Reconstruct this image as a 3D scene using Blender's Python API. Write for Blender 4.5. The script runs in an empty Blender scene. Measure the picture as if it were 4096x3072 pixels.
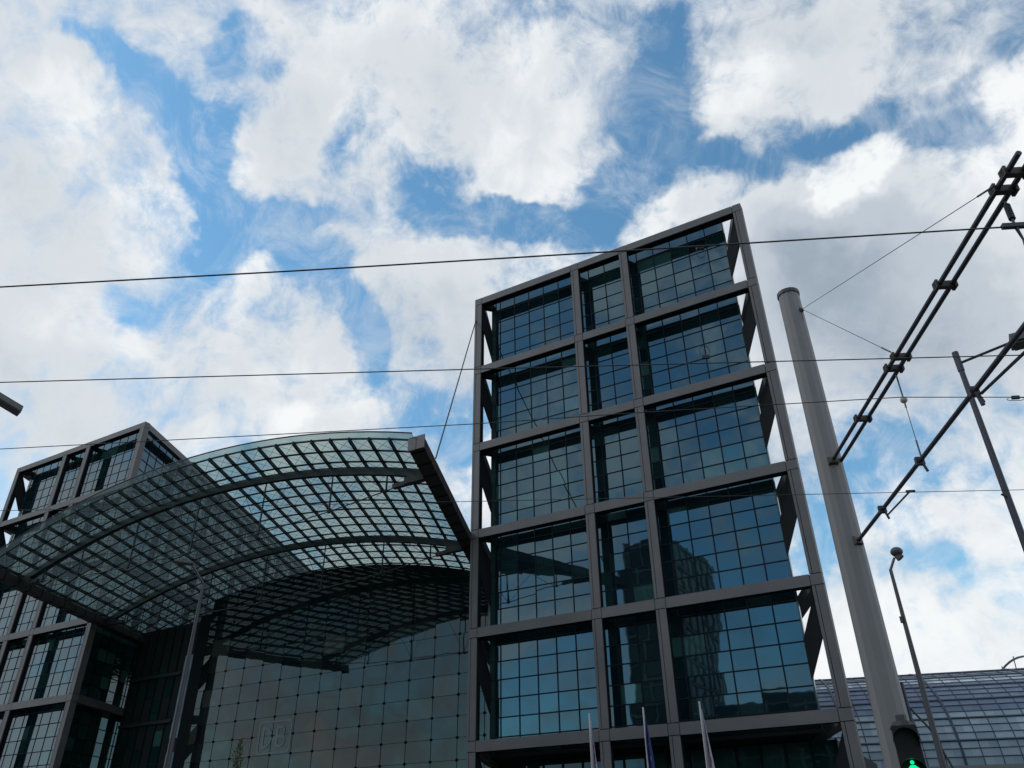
import bpy, math, random
from math import sin, cos, radians, sqrt, pi
from mathutils import Vector, Matrix

random.seed(7)
sc = bpy.context.scene
col = sc.collection

# ------------------------------------------------------------------ camera
FPX = 3144.92                                   # focal length for a 4096 px wide frame
YAW, PITCH, ROLL = radians(-29.488), radians(31.62), radians(-0.597)
CAM = Vector((31.055, -49.115, 1.6))
fwd = Vector((sin(YAW) * cos(PITCH), cos(YAW) * cos(PITCH), sin(PITCH)))
rgt0 = Vector((cos(YAW), -sin(YAW), 0))
up0 = rgt0.cross(fwd)
rgt = cos(ROLL) * rgt0 + sin(ROLL) * up0
upv = -sin(ROLL) * rgt0 + cos(ROLL) * up0
cam_data = bpy.data.cameras.new("camera")
cam_data.sensor_width = 36
cam_data.lens = FPX / 4096 * 36
cam_data.clip_start = 0.1
cam_data.clip_end = 4000
cam = bpy.data.objects.new("camera", cam_data)
col.objects.link(cam)
cam.matrix_world = Matrix(((rgt.x, upv.x, -fwd.x, CAM.x), (rgt.y, upv.y, -fwd.y, CAM.y),
                           (rgt.z, upv.z, -fwd.z, CAM.z), (0, 0, 0, 1)))
sc.camera = cam


def ray(u, v):                                   # direction of a photo pixel (4096 x 3072)
    return rgt * ((u - 2048) / FPX) - upv * ((v - 1536) / FPX) + fwd


def on_y(u, v, y=0.0):
    d = ray(u, v)
    return CAM + d * ((y - CAM.y) / d.y)


def on_z(u, v, z):
    d = ray(u, v)
    return CAM + d * ((z - CAM.z) / d.z)


def at_r(u, v, r):                               # point at horizontal distance r
    d = ray(u, v)
    return CAM + d * (r / sqrt(d.x * d.x + d.y * d.y))


# ------------------------------------------------------------------ world
sc.view_settings.view_transform = 'Standard'
sc.view_settings.look = 'None'
sc.view_settings.exposure = 0
sc.view_settings.gamma = 1
sun_dir = Vector((sin(radians(-118)) * cos(radians(42)), cos(radians(-118)) * cos(radians(42)), sin(radians(42))))
sun_el = math.asin(sun_dir.z)
sun_az = math.atan2(sun_dir.x, sun_dir.y)
world = bpy.data.worlds.new("World")
sc.world = world
world.use_nodes = True
nt = world.node_tree
nt.nodes.clear()
N, L = nt.nodes, nt.links


def nd(t, **kw):
    n = N.new(t)
    for k, v in kw.items():
        setattr(n, k, v)
    return n


def mth(op, a, b=None, c=None, clamp=False):
    n = nd('ShaderNodeMath', operation=op, use_clamp=clamp)
    for i, x in enumerate((a, b, c)):
        if x is None:
            continue
        if isinstance(x, (int, float)):
            n.inputs[i].default_value = x
        else:
            L.new(x, n.inputs[i])
    return n.outputs[0]


def vdot(a, vec):
    n = nd('ShaderNodeVectorMath', operation='DOT_PRODUCT')
    L.new(a, n.inputs[0])
    n.inputs[1].default_value = vec
    return n.outputs['Value']


tc = nd('ShaderNodeTexCoord')
D = tc.outputs['Generated']
sky = nd('ShaderNodeTexSky', sky_type='NISHITA')
sky.sun_disc = False
sky.sun_elevation = sun_el
sky.sun_rotation = sun_az
sky.air_density = 1.15
sky.dust_density = 0.5
sky.ozone_density = 3.5
# sky chart around a fixed direction of the sky (stereographic)
SF, SR, SU = Vector(fwd), Vector(rgt), Vector(upv)
den = mth('ADD', vdot(D, SF), 1.0)
den = mth('MAXIMUM', den, 0.02)
inv = mth('DIVIDE', 2.0, den)
cu = mth('MULTIPLY', vdot(D, SR), inv)
cv = mth('MULTIPLY', vdot(D, SU), inv)
comb = nd('ShaderNodeCombineXYZ')
L.new(cu, comb.inputs[0])
L.new(cv, comb.inputs[1])


def noise(scale, detail, rough, vec=None, dist=0.0, off=(0, 0, 0), strec=(1, 1, 1)):
    m = nd('ShaderNodeMapping')
    m.inputs['Location'].default_value = off
    m.inputs['Scale'].default_value = strec
    L.new(vec if vec is not None else D, m.inputs['Vector'])
    n = nd('ShaderNodeTexNoise')
    n.inputs['Scale'].default_value = scale
    n.inputs['Detail'].default_value = detail
    n.inputs['Roughness'].default_value = rough
    n.inputs['Distortion'].default_value = dist
    L.new(m.outputs[0], n.inputs['Vector'])
    return n


# wobble the chart so cloud edges are ragged
wn = noise(5.0, 5, 0.6, off=(3.1, 1.7, 0.4))
vm = nd('ShaderNodeVectorMath', operation='SUBTRACT')
L.new(wn.outputs['Color'], vm.inputs[0])
vm.inputs[1].default_value = (0.5, 0.5, 0.5)
vs = nd('ShaderNodeVectorMath', operation='SCALE')
L.new(vm.outputs[0], vs.inputs[0])
vs.inputs['Scale'].default_value = 0.2
va = nd('ShaderNodeVectorMath', operation='MULTIPLY_ADD')
L.new(vs.outputs[0], va.inputs[0])
va.inputs[1].default_value = (1, 1, 0)
L.new(comb.outputs[0], va.inputs[2])
UV = va.outputs[0]


def chart(x, y):                                  # photo pixel (2212 wide) -> chart
    d = ray(x * 1.8517, y * 1.8517).normalized()
    k = 2 / (1 + d.dot(SF))
    return d.dot(SR) * k, d.dot(SU) * k


def blobs(lst, start, soft=0.0):
    acc = start
    for (x, y, rx, ry, a, amp) in lst:
        u, v = chart(x, y)
        u2, _ = chart(x + rx, y)
        u1, _ = chart(x - rx, y)
        _, v2 = chart(x, y + ry)
        _, v1 = chart(x, y - ry)
        m = nd('ShaderNodeMapping', vector_type='TEXTURE')
        m.inputs['Location'].default_value = (u, v, 0)
        m.inputs['Rotation'].default_value = (0, 0, -radians(a))
        m.inputs['Scale'].default_value = (abs(u2 - u1) / 2 * 1.35, abs(v2 - v1) / 2 * 1.35, 1)
        L.new(UV, m.inputs['Vector'])
        ln = nd('ShaderNodeVectorMath', operation='LENGTH')
        L.new(m.outputs[0], ln.inputs[0])
        mr = nd('ShaderNodeMapRange', interpolation_type='SMOOTHSTEP')
        mr.inputs['From Min'].default_value = 0.25
        mr.inputs['From Max'].default_value = 1.0
        mr.inputs['To Min'].default_value = amp
        mr.inputs['To Max'].default_value = 0.0
        L.new(ln.outputs['Value'], mr.inputs['Value'])
        acc = mth('ADD', acc, mr.outputs[0])
    return acc


GAPS = [  # x, y, rx, ry, angle(clockwise), amount ; negative = blue sky, positive = cloud
    (170, 80, 110, 40, 10, -0.6), (290, 150, 150, 62, 38, -0.95), (400, 240, 120, 70, 60, -0.8),
    (450, 420, 78, 190, 2, -1.15), (430, 530, 80, 80, 0, -0.9), (570, 500, 140, 65, -8, -1.15),
    (670, 590, 120, 50, 0, -0.85), (690, 470, 120, 50, 10, -0.35), (510, 110, 60, 70, 20, -0.5),
    (265, 650, 85, 50, 20, -0.6), (770, 740, 55, 120, -8, -1.0), (700, 640, 60, 60, 0, -0.3),
    (740, 330, 30, 60, 0, -0.45), (560, 170, 80, 40, 30, -0.45), (530, 90, 50, 40, 0, -0.3), (905, 385, 100, 50, 15, -0.9), (1010, 465, 170, 50, 12, -1.0),
    (840, 480, 90, 45, 0, -0.3), (1190, 45, 60, 60, 0, -0.5), (1440, 190, 75, 170, -12, -1.15),
    (1330, 260, 60, 50, 0, -0.5), (1310, 430, 195, 95, -18, -1.2), (1120, 500, 130, 60, 10, -0.8), (1560, 330, 100, 65, 10, -1.0), (1680, 390, 90, 50, -25, -0.75), (1810, 290, 110, 62, -10, -0.85),
    (1740, 230, 40, 50, 0, -0.3), (2040, 310, 130, 55, -10, -0.95), (2060, 210, 90, 40, -20, -0.4),
    (2150, 100, 70, 60, 0, -0.25), (1930, 960, 130, 90, 20, -0.8), (1830, 1060, 70, 90, 0, -0.6),
    (2060, 1240, 130, 60, 15, -0.65), (1740, 1190, 60, 130, 0, -0.7), (2170, 820, 60, 50, 0, -0.55),
    (2170, 1010, 60, 60, 0, -0.4), (960, 945, 60, 45, 0, -0.7), (870, 860, 60, 50, 0, -0.35),
    (990, 860, 60, 60, 0, -0.3), (1150, 1040, 60, 90, 0, -0.5), (700, 860, 50, 40, 0, -0.25),
    (300, 430, 90, 60, 30, -0.22), (230, 500, 80, 50, 30, -0.2),
    (130, 220, 160, 110, 0, 0.45), (150, 480, 190, 170, 0, 0.3), (340, 400, 80, 110, 0, 0.1),
    (630, 290, 120, 120, 0, 0.65), (850, 150, 250, 150, 0, 0.4), (1050, 330, 170, 130, 0, 0.4),
    (600, 760, 150, 90, 0, 0.35), (350, 760, 150, 70, 0, 0.25), (90, 760, 160, 100, 0, 0.3),
    (950, 640, 170, 150, 0, 0.45), (1700, 150, 230, 140, 10, 0.5), (1950, 620, 330, 230, 0, 0.6),
    (1740, 480, 150, 90, 0, 0.45), (1480, 470, 90, 40, -20, 0.55), (2150, 260, 90, 100, 0, 0.35),
    (2050, 1100, 110, 60, 0, 0.3), (1950, 1400, 300, 110, 0, 0.6), (2190, 1180, 70, 80, 0, 0.3),
    (1050, 1010, 50, 90, 0, 0.35), (600, 900, 90, 60, 0, 0.35), (290, 900, 200, 60, 0, 0.3),
    (1000, 740, 60, 130, 0, 0.3), (1640, 760, 60, 250, 0, 0.3), (1640, 420, 40, 60, 0, 0.2),
    (1600, 250, 60, 40, 0, 0.2), (500, 300, 40, 60, 0, 0.0), (700, 440, 80, 30, 20, 0.3)]
n_big = noise(2.6, 9, 0.58, dist=0.25)
n_xf = noise(30.0, 6, 0.65, dist=0.8, off=(2, 8, 1), strec=(1, 1, 1))
n_fine = noise(9.0, 8, 0.62, dist=0.4, off=(5, 2, 9))
south = nd('ShaderNodeMapRange', interpolation_type='SMOOTHSTEP')     # the sky behind the viewer is clearer
south.inputs['From Min'].default_value = -0.1
south.inputs['From Max'].default_value = -0.5
L.new(vdot(D, Vector((0, 1, 0))), south.inputs['Value'])
south = south.outputs[0]
bank = nd('ShaderNodeMapRange', interpolation_type='SMOOTHSTEP')      # bright cloud bank low in the south-west
bank.inputs['From Min'].default_value = 0.935
bank.inputs['From Max'].default_value = 0.99
L.new(vdot(D, Vector((-0.87, -0.45, 0.17)).normalized()), bank.inputs['Value'])
bank = bank.outputs[0]
cov = mth('MULTIPLY_ADD', mth('SUBTRACT', n_big.outputs['Fac'], 0.5), 1.7, 0.50)
cov = mth('MULTIPLY_ADD', mth('SUBTRACT', n_fine.outputs['Fac'], 0.5), 2.6, cov)
cov = mth('MULTIPLY_ADD', mth('SUBTRACT', n_xf.outputs['Fac'], 0.5), 1.3, cov)
cov = mth('MULTIPLY_ADD', south, -0.24, cov)
cov = mth('MULTIPLY_ADD', mth('MULTIPLY', south, mth('SUBTRACT', n_fine.outputs['Fac'], 0.5)), 1.2, cov)
cov = mth('MULTIPLY_ADD', bank, 0.6, cov)
cov = blobs(GAPS, cov)
mask = nd('ShaderNodeMapRange', interpolation_type='SMOOTHSTEP')
mask.inputs['From Min'].default_value = -0.32
mask.inputs['From Max'].default_value = 0.86
L.new(cov, mask.inputs['Value'])
SHADE = [(1960, 640, 330, 230, 0, -0.5), (1700, 600, 180, 130, 0, -0.16), (1650, 900, 120, 260, 0, -0.15),
         (640, 300, 100, 90, 0, -0.14), (900, 120, 260, 110, 0, -0.10), (1750, 60, 260, 70, 0, -0.18),
         (60, 420, 150, 130, 0, -0.10), (950, 690, 140, 140, 0, -0.13), (300, 990, 300, 60, 0, 0.05),
         (1850, 390, 75, 65, 0, 0.55), (2180, 240, 90, 110, 0, 0.35), (130, 230, 130, 100, 0, 0.18),
         (600, 900, 70, 45, 0, 0.25), (1620, 190, 120, 70, 0, 0.2), (1000, 960, 60, 120, 0, 0.22),
         (1950, 1410, 280, 100, 0, 0.2), (180, 700, 220, 90, 0, 0.12), (1050, 330, 140, 90, 0, 0.1),
         (1980, 1120, 70, 40, 0, 0.15), (560, 760, 130, 70, 0, 0.1)]
n_sh = noise(3.4, 6, 0.55, dist=0.3, off=(1, 7, 2))
sh = mth('MULTIPLY_ADD', mth('SUBTRACT', n_sh.outputs['Fac'], 0.5), 1.25, 0.78)
sh = mth('MULTIPLY_ADD', mth('SUBTRACT', n_fine.outputs['Fac'], 0.5), 0.6, sh)
sh = mth('MULTIPLY_ADD', south, -0.12, sh)
sh = mth('MULTIPLY_ADD', mth('MULTIPLY', south, mth('SUBTRACT', n_fine.outputs['Fac'], 0.5)), 2.6, sh)
sh = mth('MULTIPLY_ADD', bank, 0.45, sh)
thick = nd('ShaderNodeMapRange', interpolation_type='SMOOTHSTEP')
thick.inputs['From Min'].default_value = 0.6
thick.inputs['From Max'].default_value = 1.5
L.new(cov, thick.inputs['Value'])
sh = mth('MULTIPLY_ADD', thick.outputs[0], -0.14, sh)
sh = blobs(SHADE, sh)
ramp = nd('ShaderNodeValToRGB')
ramp.color_ramp.interpolation = 'EASE'
els = ramp.color_ramp.elements
els[0].position, els[0].color = 0.0, (0.34, 0.41, 0.49, 1)
els[1].position, els[1].color = 1.0, (0.93, 0.95, 0.96, 1)
e = els.new(0.35)
e.color = (0.53, 0.59, 0.66, 1)
e = els.new(0.7)
e.color = (0.70, 0.745, 0.79, 1)
L.new(sh, ramp.inputs[0])
bg1 = nd('ShaderNodeBackground')
hs = nd('ShaderNodeMixRGB', blend_type='MULTIPLY')
hs.inputs[0].default_value = 1
hs.inputs[2].default_value = (0.84, 1.20, 1.16, 1)
L.new(sky.outputs[0], hs.inputs[1])
L.new(hs.outputs[0], bg1.inputs[0])
bg1.inputs[1].default_value = 0.15
bg2 = nd('ShaderNodeBackground')
L.new(ramp.outputs[0], bg2.inputs[0])
bg2.inputs[1].default_value = 1.0
mx = nd('ShaderNodeMixShader')
vl = nd('ShaderNodeMapRange', interpolation_type='SMOOTHSTEP')      # thin veils across the blue
vl.inputs['From Min'].default_value = 0.40
vl.inputs['From Max'].default_value = 0.72
vl.inputs['To Max'].default_value = 0.42
n_vl = noise(11.0, 9, 0.68, dist=0.9, off=(4, 1, 6))
L.new(n_vl.outputs['Fac'], vl.inputs['Value'])
L.new(mth('MULTIPLY_ADD', mth('SUBTRACT', 1.0, mask.outputs[0]), vl.outputs[0], mask.outputs[0]), mx.inputs[0])
L.new(bg1.outputs[0], mx.inputs[1])
L.new(bg2.outputs[0], mx.inputs[2])
wo = nd('ShaderNodeOutputWorld')
L.new(mx.outputs[0], wo.inputs[0])
world.cycles.sampling_method = 'MANUAL'
world.cycles.sample_map_resolution = 512

# ------------------------------------------------------------------ sun
sl = bpy.data.lights.new("sun", 'SUN')
sl.energy = 0.5
sl.angle = radians(10)
sl.color = (1, 0.96, 0.9)
so = bpy.data.objects.new("sun", sl)
col.objects.link(so)
so.rotation_euler = sun_dir.to_track_quat('Z', 'Y').to_euler()
try:
    sc.cycles.transparent_max_bounces = 24
except Exception:
    pass


# ------------------------------------------------------------------ materials
def mat(name, color, rough=0.5, metal=0.0, ior=1.5, var=0.0, scale=3.0, bump=0.0, spec=None):
    m = bpy.data.materials.new(name)
    m.use_nodes = True
    t = m.node_tree
    b = t.nodes['Principled BSDF']
    b.inputs['Roughness'].default_value = rough
    b.inputs['Metallic'].default_value = metal
    b.inputs['IOR'].default_value = ior
    c = t.nodes.new('ShaderNodeTexCoord')
    n = t.nodes.new('ShaderNodeTexNoise')
    n.inputs['Scale'].default_value = scale
    n.inputs['Detail'].default_value = 6
    t.links.new(c.outputs['Object'], n.inputs['Vector'])
    r = t.nodes.new('ShaderNodeMapRange')
    r.inputs['To Min'].default_value = 1 - var
    r.inputs['To Max'].default_value = 1 + var
    t.links.new(n.outputs['Fac'], r.inputs['Value'])
    x = t.nodes.new('ShaderNodeVectorMath')
    x.operation = 'SCALE'
    x.inputs[0].default_value = color
    t.links.new(r.outputs[0], x.inputs['Scale'])
    t.links.new(x.outputs[0], b.inputs['Base Color'])
    if bump:
        bp = t.nodes.new('ShaderNodeBump')
        bp.inputs['Strength'].default_value = bump
        bp.inputs['Distance'].default_value = 0.02
        t.links.new(n.outputs['Fac'], bp.inputs['Height'])
        t.links.new(bp.outputs[0], b.inputs['Normal'])
    return m


def pane_glass(name, dark, light, ior=2.3, rough=0.02, wav=0.003, bs=0.8, tint=(0.48, 0.77, 0.95)):
    """opaque coated glass: dark room behind, sky mirrored; each pane differs a little"""
    m = bpy.data.materials.new(name)
    m.use_nodes = True
    t = m.node_tree
    b = t.nodes['Principled BSDF']
    b.inputs['Roughness'].default_value = rough
    b.inputs['IOR'].default_value = ior
    at = t.nodes.new('ShaderNodeAttribute')
    at.attribute_name = 'pane'
    mxx = t.nodes.new('ShaderNodeMix')
    mxx.data_type = 'RGBA'
    mxx.inputs['A'].default_value = (*dark, 1)
    mxx.inputs['B'].default_value = (*light, 1)
    t.links.new(at.outputs['Fac'], mxx.inputs['Factor'])
    t.links.new(mxx.outputs['Result'], b.inputs['Base Color'])
    c = t.nodes.new('ShaderNodeTexCoord')
    n = t.nodes.new('ShaderNodeTexNoise')
    n.inputs['Scale'].default_value = bs
    n.inputs['Detail'].default_value = 1
    t.links.new(c.outputs['Object'], n.inputs['Vector'])
    bp = t.nodes.new('ShaderNodeBump')
    bp.inputs['Strength'].default_value = 1
    bp.inputs['Distance'].default_value = wav
    t.links.new(n.outputs['Fac'], bp.inputs['Height'])
    t.links.new(bp.outputs[0], b.inputs['Normal'])
    b.inputs['Specular Tint'].default_value = (*tint, 1)
    return m


def clear_glass(name, tint, gloss=0.12):
    m = bpy.data.materials.new(name)
    m.use_nodes = True
    t = m.node_tree
    t.nodes.clear()
    o = t.nodes.new('ShaderNodeOutputMaterial')
    tr = t.nodes.new('ShaderNodeBsdfTransparent')
    c = t.nodes.new('ShaderNodeTexCoord')
    n = t.nodes.new('ShaderNodeTexNoise')
    n.inputs['Scale'].default_value = 0.35
    n.inputs['Detail'].default_value = 7
    n.inputs['Roughness'].default_value = 0.65
    t.links.new(c.outputs['Object'], n.inputs['Vector'])
    r = t.nodes.new('ShaderNodeMapRange')
    r.inputs['To Min'].default_value = 0.82
    r.inputs['To Max'].default_value = 1.12
    t.links.new(n.outputs['Fac'], r.inputs['Value'])
    x = t.nodes.new('ShaderNodeVectorMath')
    x.operation = 'SCALE'
    x.inputs[0].default_value = tint
    t.links.new(r.outputs[0], x.inputs['Scale'])
    t.links.new(x.outputs[0], tr.inputs[0])
    g = t.nodes.new('ShaderNodeBsdfGlossy')
    g.inputs['Roughness'].default_value = 0.05
    g.inputs['Color'].default_value = (0.7, 0.95, 0.95, 1)
    mxs = t.nodes.new('ShaderNodeMixShader')
    lw = t.nodes.new('ShaderNodeLayerWeight')
    lw.inputs[0].default_value = 0.5
    pw = t.nodes.new('ShaderNodeMath')
    pw.operation = 'POWER'
    pw.inputs[1].default_value = 4.0
    t.links.new(lw.outputs['Facing'], pw.inputs[0])
    ma = t.nodes.new('ShaderNodeMath')
    ma.operation = 'MULTIPLY_ADD'
    ma.inputs[1].default_value = 0.6
    ma.inputs[2].default_value = 0.05
    t.links.new(pw.outputs[0], ma.inputs[0])
    t.links.new(ma.outputs[0], mxs.inputs[0])
    t.links.new(tr.outputs[0], mxs.inputs[1])
    t.links.new(g.outputs[0], mxs.inputs[2])
    df = t.nodes.new('ShaderNodeBsdfTranslucent')
    df.inputs['Color'].default_value = (0.22, 0.30, 0.32, 1)
    mx2 = t.nodes.new('ShaderNodeMixShader')
    mx2.inputs[0].default_value = 0.16
    t.links.new(mxs.outputs[0], mx2.inputs[1])
    t.links.new(df.outputs[0], mx2.inputs[2])
    t.links.new(mx2.outputs[0], o.inputs[0])
    return m


def emit(name, color, s):
    m = bpy.data.materials.new(name)
    m.use_nodes = True
    b = m.node_tree.nodes['Principled BSDF']
    b.inputs['Base Color'].default_value = (*color, 1)
    b.inputs['Emission Color'].default_value = (*color, 1)
    b.inputs['Emission Strength'].default_value = s
    return m


M = {
    'frame': mat('frame_paint', (0.108, 0.098, 0.1), 0.55, var=0.3, scale=0.55),
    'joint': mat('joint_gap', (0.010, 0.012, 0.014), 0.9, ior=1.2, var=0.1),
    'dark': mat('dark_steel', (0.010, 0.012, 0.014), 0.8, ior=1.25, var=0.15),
    'roofsteel': mat('roof_steel', (0.012, 0.022, 0.026), 0.45, var=0.15),
    'gutter': mat('gutter_steel', (0.045, 0.038, 0.038), 0.6, var=0.15, scale=1.5),
    'mullion': mat('mullion_metal', (0.006, 0.012, 0.018), 0.7, ior=1.25, var=0.1),
    'corner': mat('corner_glass', (0.02, 0.045, 0.042), 0.15, ior=1.6, var=0.25, scale=0.5),
    'interior': mat('interior_dark', (0.012, 0.016, 0.016), 0.9, var=0.2),
    'stone': mat('dark_cladding', (0.03, 0.033, 0.035), 0.6, var=0.2),
    'glass': pane_glass('window_glass', (0.002, 0.009, 0.014), (0.03, 0.08, 0.075), ior=2.05),
    'hallglass': pane_glass('wall_glass', (0.005, 0.010, 0.012), (0.05, 0.052, 0.045), ior=1.54, wav=0.005, bs=0.5, tint=(0.84, 0.93, 0.94)),
    'ground_shade_glass': pane_glass('shop_shade_glass', (0.006, 0.025, 0.023), (0.05, 0.14, 0.115), ior=1.6),  # shop panes, also the shade-darkened copy for the low side windows
    'roofglass': clear_glass('roof_glass', (0.46, 0.57, 0.545)),
    'mast': mat('mast_paint', (0.2, 0.19, 0.188), 0.5, var=0.1, scale=2.5, bump=0.1),
    'galv': mat('galvanised_steel', (0.045, 0.045, 0.065), 0.5, metal=0.2, var=0.2, scale=8),
    'wire': mat('wire', (0.02, 0.022, 0.024), 0.5, var=0.1),
    'cream': mat('insulator', (0.45, 0.42, 0.3), 0.5, var=0.1),
    'brass': mat('corroded_clamp', (0.05, 0.04, 0.03), 0.6, var=0.3, scale=20),
    'lamp': mat('lamp_housing', (0.11, 0.11, 0.11), 0.5, var=0.1),
    'lampdark': mat('lamp_underside', (0.05, 0.048, 0.05), 0.5, var=0.1),
    'pole': mat('pole_paint', (0.05, 0.05, 0.058), 0.5, var=0.15),
    'flagpole': mat('flagpole_white', (0.45, 0.43, 0.42), 0.4, var=0.05),
    'flagwhite': mat('flag_white', (0.3, 0.31, 0.37), 0.9, var=0.08),
    'flagred': mat('flag_red', (0.4, 0.03, 0.03), 0.9, var=0.1),
    'flagblue': mat('flag_blue', (0.015, 0.03, 0.13), 0.9, var=0.1),
    'black': mat('signal_black', (0.004, 0.004, 0.005), 0.5, var=0.1),
    'green': emit('signal_green', (0.0, 0.9, 0.32), 1.1),
    'asphalt': mat('asphalt', (0.05, 0.05, 0.052), 0.9, var=0.25, scale=6, bump=0.3),
    'paving': mat('granite_paving', (0.085, 0.083, 0.08), 0.8, var=0.2, scale=3, bump=0.2),
    'kerb': mat('kerb_stone', (0.28, 0.27, 0.26), 0.8, var=0.15),
    'paint': mat('road_paint', (0.7, 0.7, 0.68), 0.7, var=0.1),
    'rail': mat('rail_steel', (0.3, 0.28, 0.26), 0.3, metal=0.9, var=0.1),
    'leaf': mat('leaf', (0.05, 0.075, 0.02), 0.7, var=0.5, scale=4),
    'bark': mat('bark', (0.07, 0.05, 0.035), 0.9, var=0.2, scale=10),
    'bldg': mat('office_wall', (0.04, 0.044, 0.04), 0.7, var=0.2),
    'bldgtrim': mat('office_trim', (0.30, 0.32, 0.30), 0.6, var=0.1),
    'bldgwin': mat('office_window', (0.01, 0.014, 0.014), 0.1, var=0.1),
    'pv': pane_glass('solar_pane', (0.09, 0.12, 0.18), (0.20, 0.24, 0.33), ior=1.3, rough=0.35),
    'hallpane': pane_glass('hall_pane', (0.16, 0.22, 0.26), (0.56, 0.6, 0.66), ior=1.3, rough=0.35),
    'hallsteel': mat('hall_steel', (0.04, 0.052, 0.08), 0.5, var=0.15),
    'concrete': mat('viaduct_concrete', (0.2, 0.2, 0.2), 0.8, var=0.15),
    'logo': mat('etched_emblem', (0.04, 0.052, 0.054), 0.08, ior=1.54, var=0.05),
}


# ------------------------------------------------------------------ mesh helper
class MB:
    def __init__(s):
        s.v, s.f, s.p = [], [], []

    def face(s, pts, pane=None):
        n = len(s.v)
        s.v += [tuple(p) for p in pts]
        s.f.append(tuple(range(n, n + len(pts))))
        s.p.append(0.0 if pane is None else pane)

    def box(s, x0, x1, y0, y1, z0, z1, sk=0.0):
        # sk: plan skew along y  (x shifts by sk*y)
        n = len(s.v)
        for z in (z0, z1):
            for (x, y) in ((x0, y0), (x1, y0), (x1, y1), (x0, y1)):
                s.v.append((x + sk * y, y, z))
        for q in ((3, 2, 1, 0), (4, 5, 6, 7), (0, 1, 5, 4), (1, 2, 6, 5), (2, 3, 7, 6), (3, 0, 4, 7)):
            s.f.append(tuple(n + i for i in q))
            s.p.append(0.0)

    def bar(s, a, b, w, h, ref=(0, 0, 1)):
        a, b = Vector(a), Vector(b)
        d = (b - a).normalized()
        r = Vector(ref)
        if abs(d.dot(r)) > 0.98:
            r = Vector((1, 0, 0))
        x = d.cross(r).normalized()
        y = x.cross(d).normalized()
        n = len(s.v)
        for p in (a, b):
            for (i, j) in ((-1, -1), (1, -1), (1, 1), (-1, 1)):
                s.v.append(tuple(p + x * (i * w / 2) + y * (j * h / 2)))
        for q in ((3, 2, 1, 0), (4, 5, 6, 7), (0, 1, 5, 4), (1, 2, 6, 5), (2, 3, 7, 6), (3, 0, 4, 7)):
            s.f.append(tuple(n + i for i in q))
            s.p.append(0.0)

    def tube(s, pts, rad, sides=8, cap=True):
        pts = [Vector(p) for p in pts]
        if not isinstance(rad, (list, tuple)):
            rad = [rad] * len(pts)
        base = len(s.v)
        for i, p in enumerate(pts):
            d = (pts[min(i + 1, len(pts) - 1)] - pts[max(i - 1, 0)]).normalized()
            r = Vector((0, 0, 1)) if abs(d.z) < 0.95 else Vector((1, 0, 0))
            x = d.cross(r).normalized()
            y = x.cross(d).normalized()
            for k in range(sides):
                a = 2 * pi * k / sides
                s.v.append(tuple(p + x * (cos(a) * rad[i]) + y * (sin(a) * rad[i])))
        for i in range(len(pts) - 1):
            for k in range(sides):
                a, b = base + i * sides + k, base + i * sides + (k + 1) % sides
                s.f.append((a, b, b + sides, a + sides))
                s.p.append(0.0)
        if cap:
            s.f.append(tuple(base + k for k in reversed(range(sides))))
            s.f.append(tuple(base + (len(pts) - 1) * sides + k for k in range(sides)))
            s.p += [0.0, 0.0]

    def ball(s, c, r, sides=10, rings=7, sc_=(1, 1, 1)):
        c = Vector(c)
        base = len(s.v)
        for i in range(rings + 1):
            t = pi * i / rings
            for k in range(sides):
                a = 2 * pi * k / sides
                s.v.append((c.x + sc_[0] * r * sin(t) * cos(a), c.y + sc_[1] * r * sin(t) * sin(a), c.z + sc_[2] * r * cos(t)))
        for i in range(rings):
            for k in range(sides):
                a, b = base + i * sides + k, base + i * sides + (k + 1) % sides
                s.f.append((a, a + sides, b + sides, b))
                s.p.append(0.0)

    def build(s, name, m, parent=None, smooth=False):
        me = bpy.data.meshes.new(name)
        me.from_pydata(s.v, [], s.f)
        me.materials.append(m)
        if any(s.p):
            at = me.attributes.new('pane', 'FLOAT', 'FACE')
            at.data.foreach_set('value', s.p)
        if smooth:
            me.polygons.foreach_set('use_smooth', [True] * len(me.polygons))
        me.update()
        o = bpy.data.objects.new(name, me)
        col.objects.link(o)
        if parent:
            o.parent = parent
            # vertices are written in world coordinates; undo the parents' offsets
            off = Vector((0, 0, 0))
            q = parent
            while q:
                off += q.location
                q = q.parent
            o.location = -off
        return o


def tag(o, label=None, cat=None, group=None, kind=None):
    if label:
        o['label'] = label
    if cat:
        o['category'] = cat
    if group:
        o['group'] = group
    if kind:
        o['kind'] = kind
    return o


def empty(name, loc, label, cat, group=None):
    o = bpy.data.objects.new(name, None)
    o.empty_display_size = 0.5
    o.location = loc
    col.objects.link(o)
    return tag(o, label, cat, group)


def copy_tree(o, parent=None):
    c = o.copy()
    col.objects.link(c)
    c.parent = parent
    for ch in list(o.children):
        copy_tree(ch, c)
    return c


# ------------------------------------------------------------------ ground
g = MB()
g.face([(-900, -700, 0), (900, -700, 0), (900, 1500, 0), (-900, 1500, 0)])
tag(g.build('ground', M['paving']), kind='structure')
rd = Vector((0.905, 0.425, 0))                    # direction of the street and the tram wires
rn = Vector((-0.425, 0.905, 0))
rc = Vector((31, -42, 0))


def strip(c, half, z, length=400):
    return [tuple(c + rd * (-length) - rn * half + Vector((0, 0, z))), tuple(c + rd * length - rn * half + Vector((0, 0, z))),
            tuple(c + rd * length + rn * half + Vector((0, 0, z))), tuple(c + rd * (-length) + rn * half + Vector((0, 0, z)))]


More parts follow.
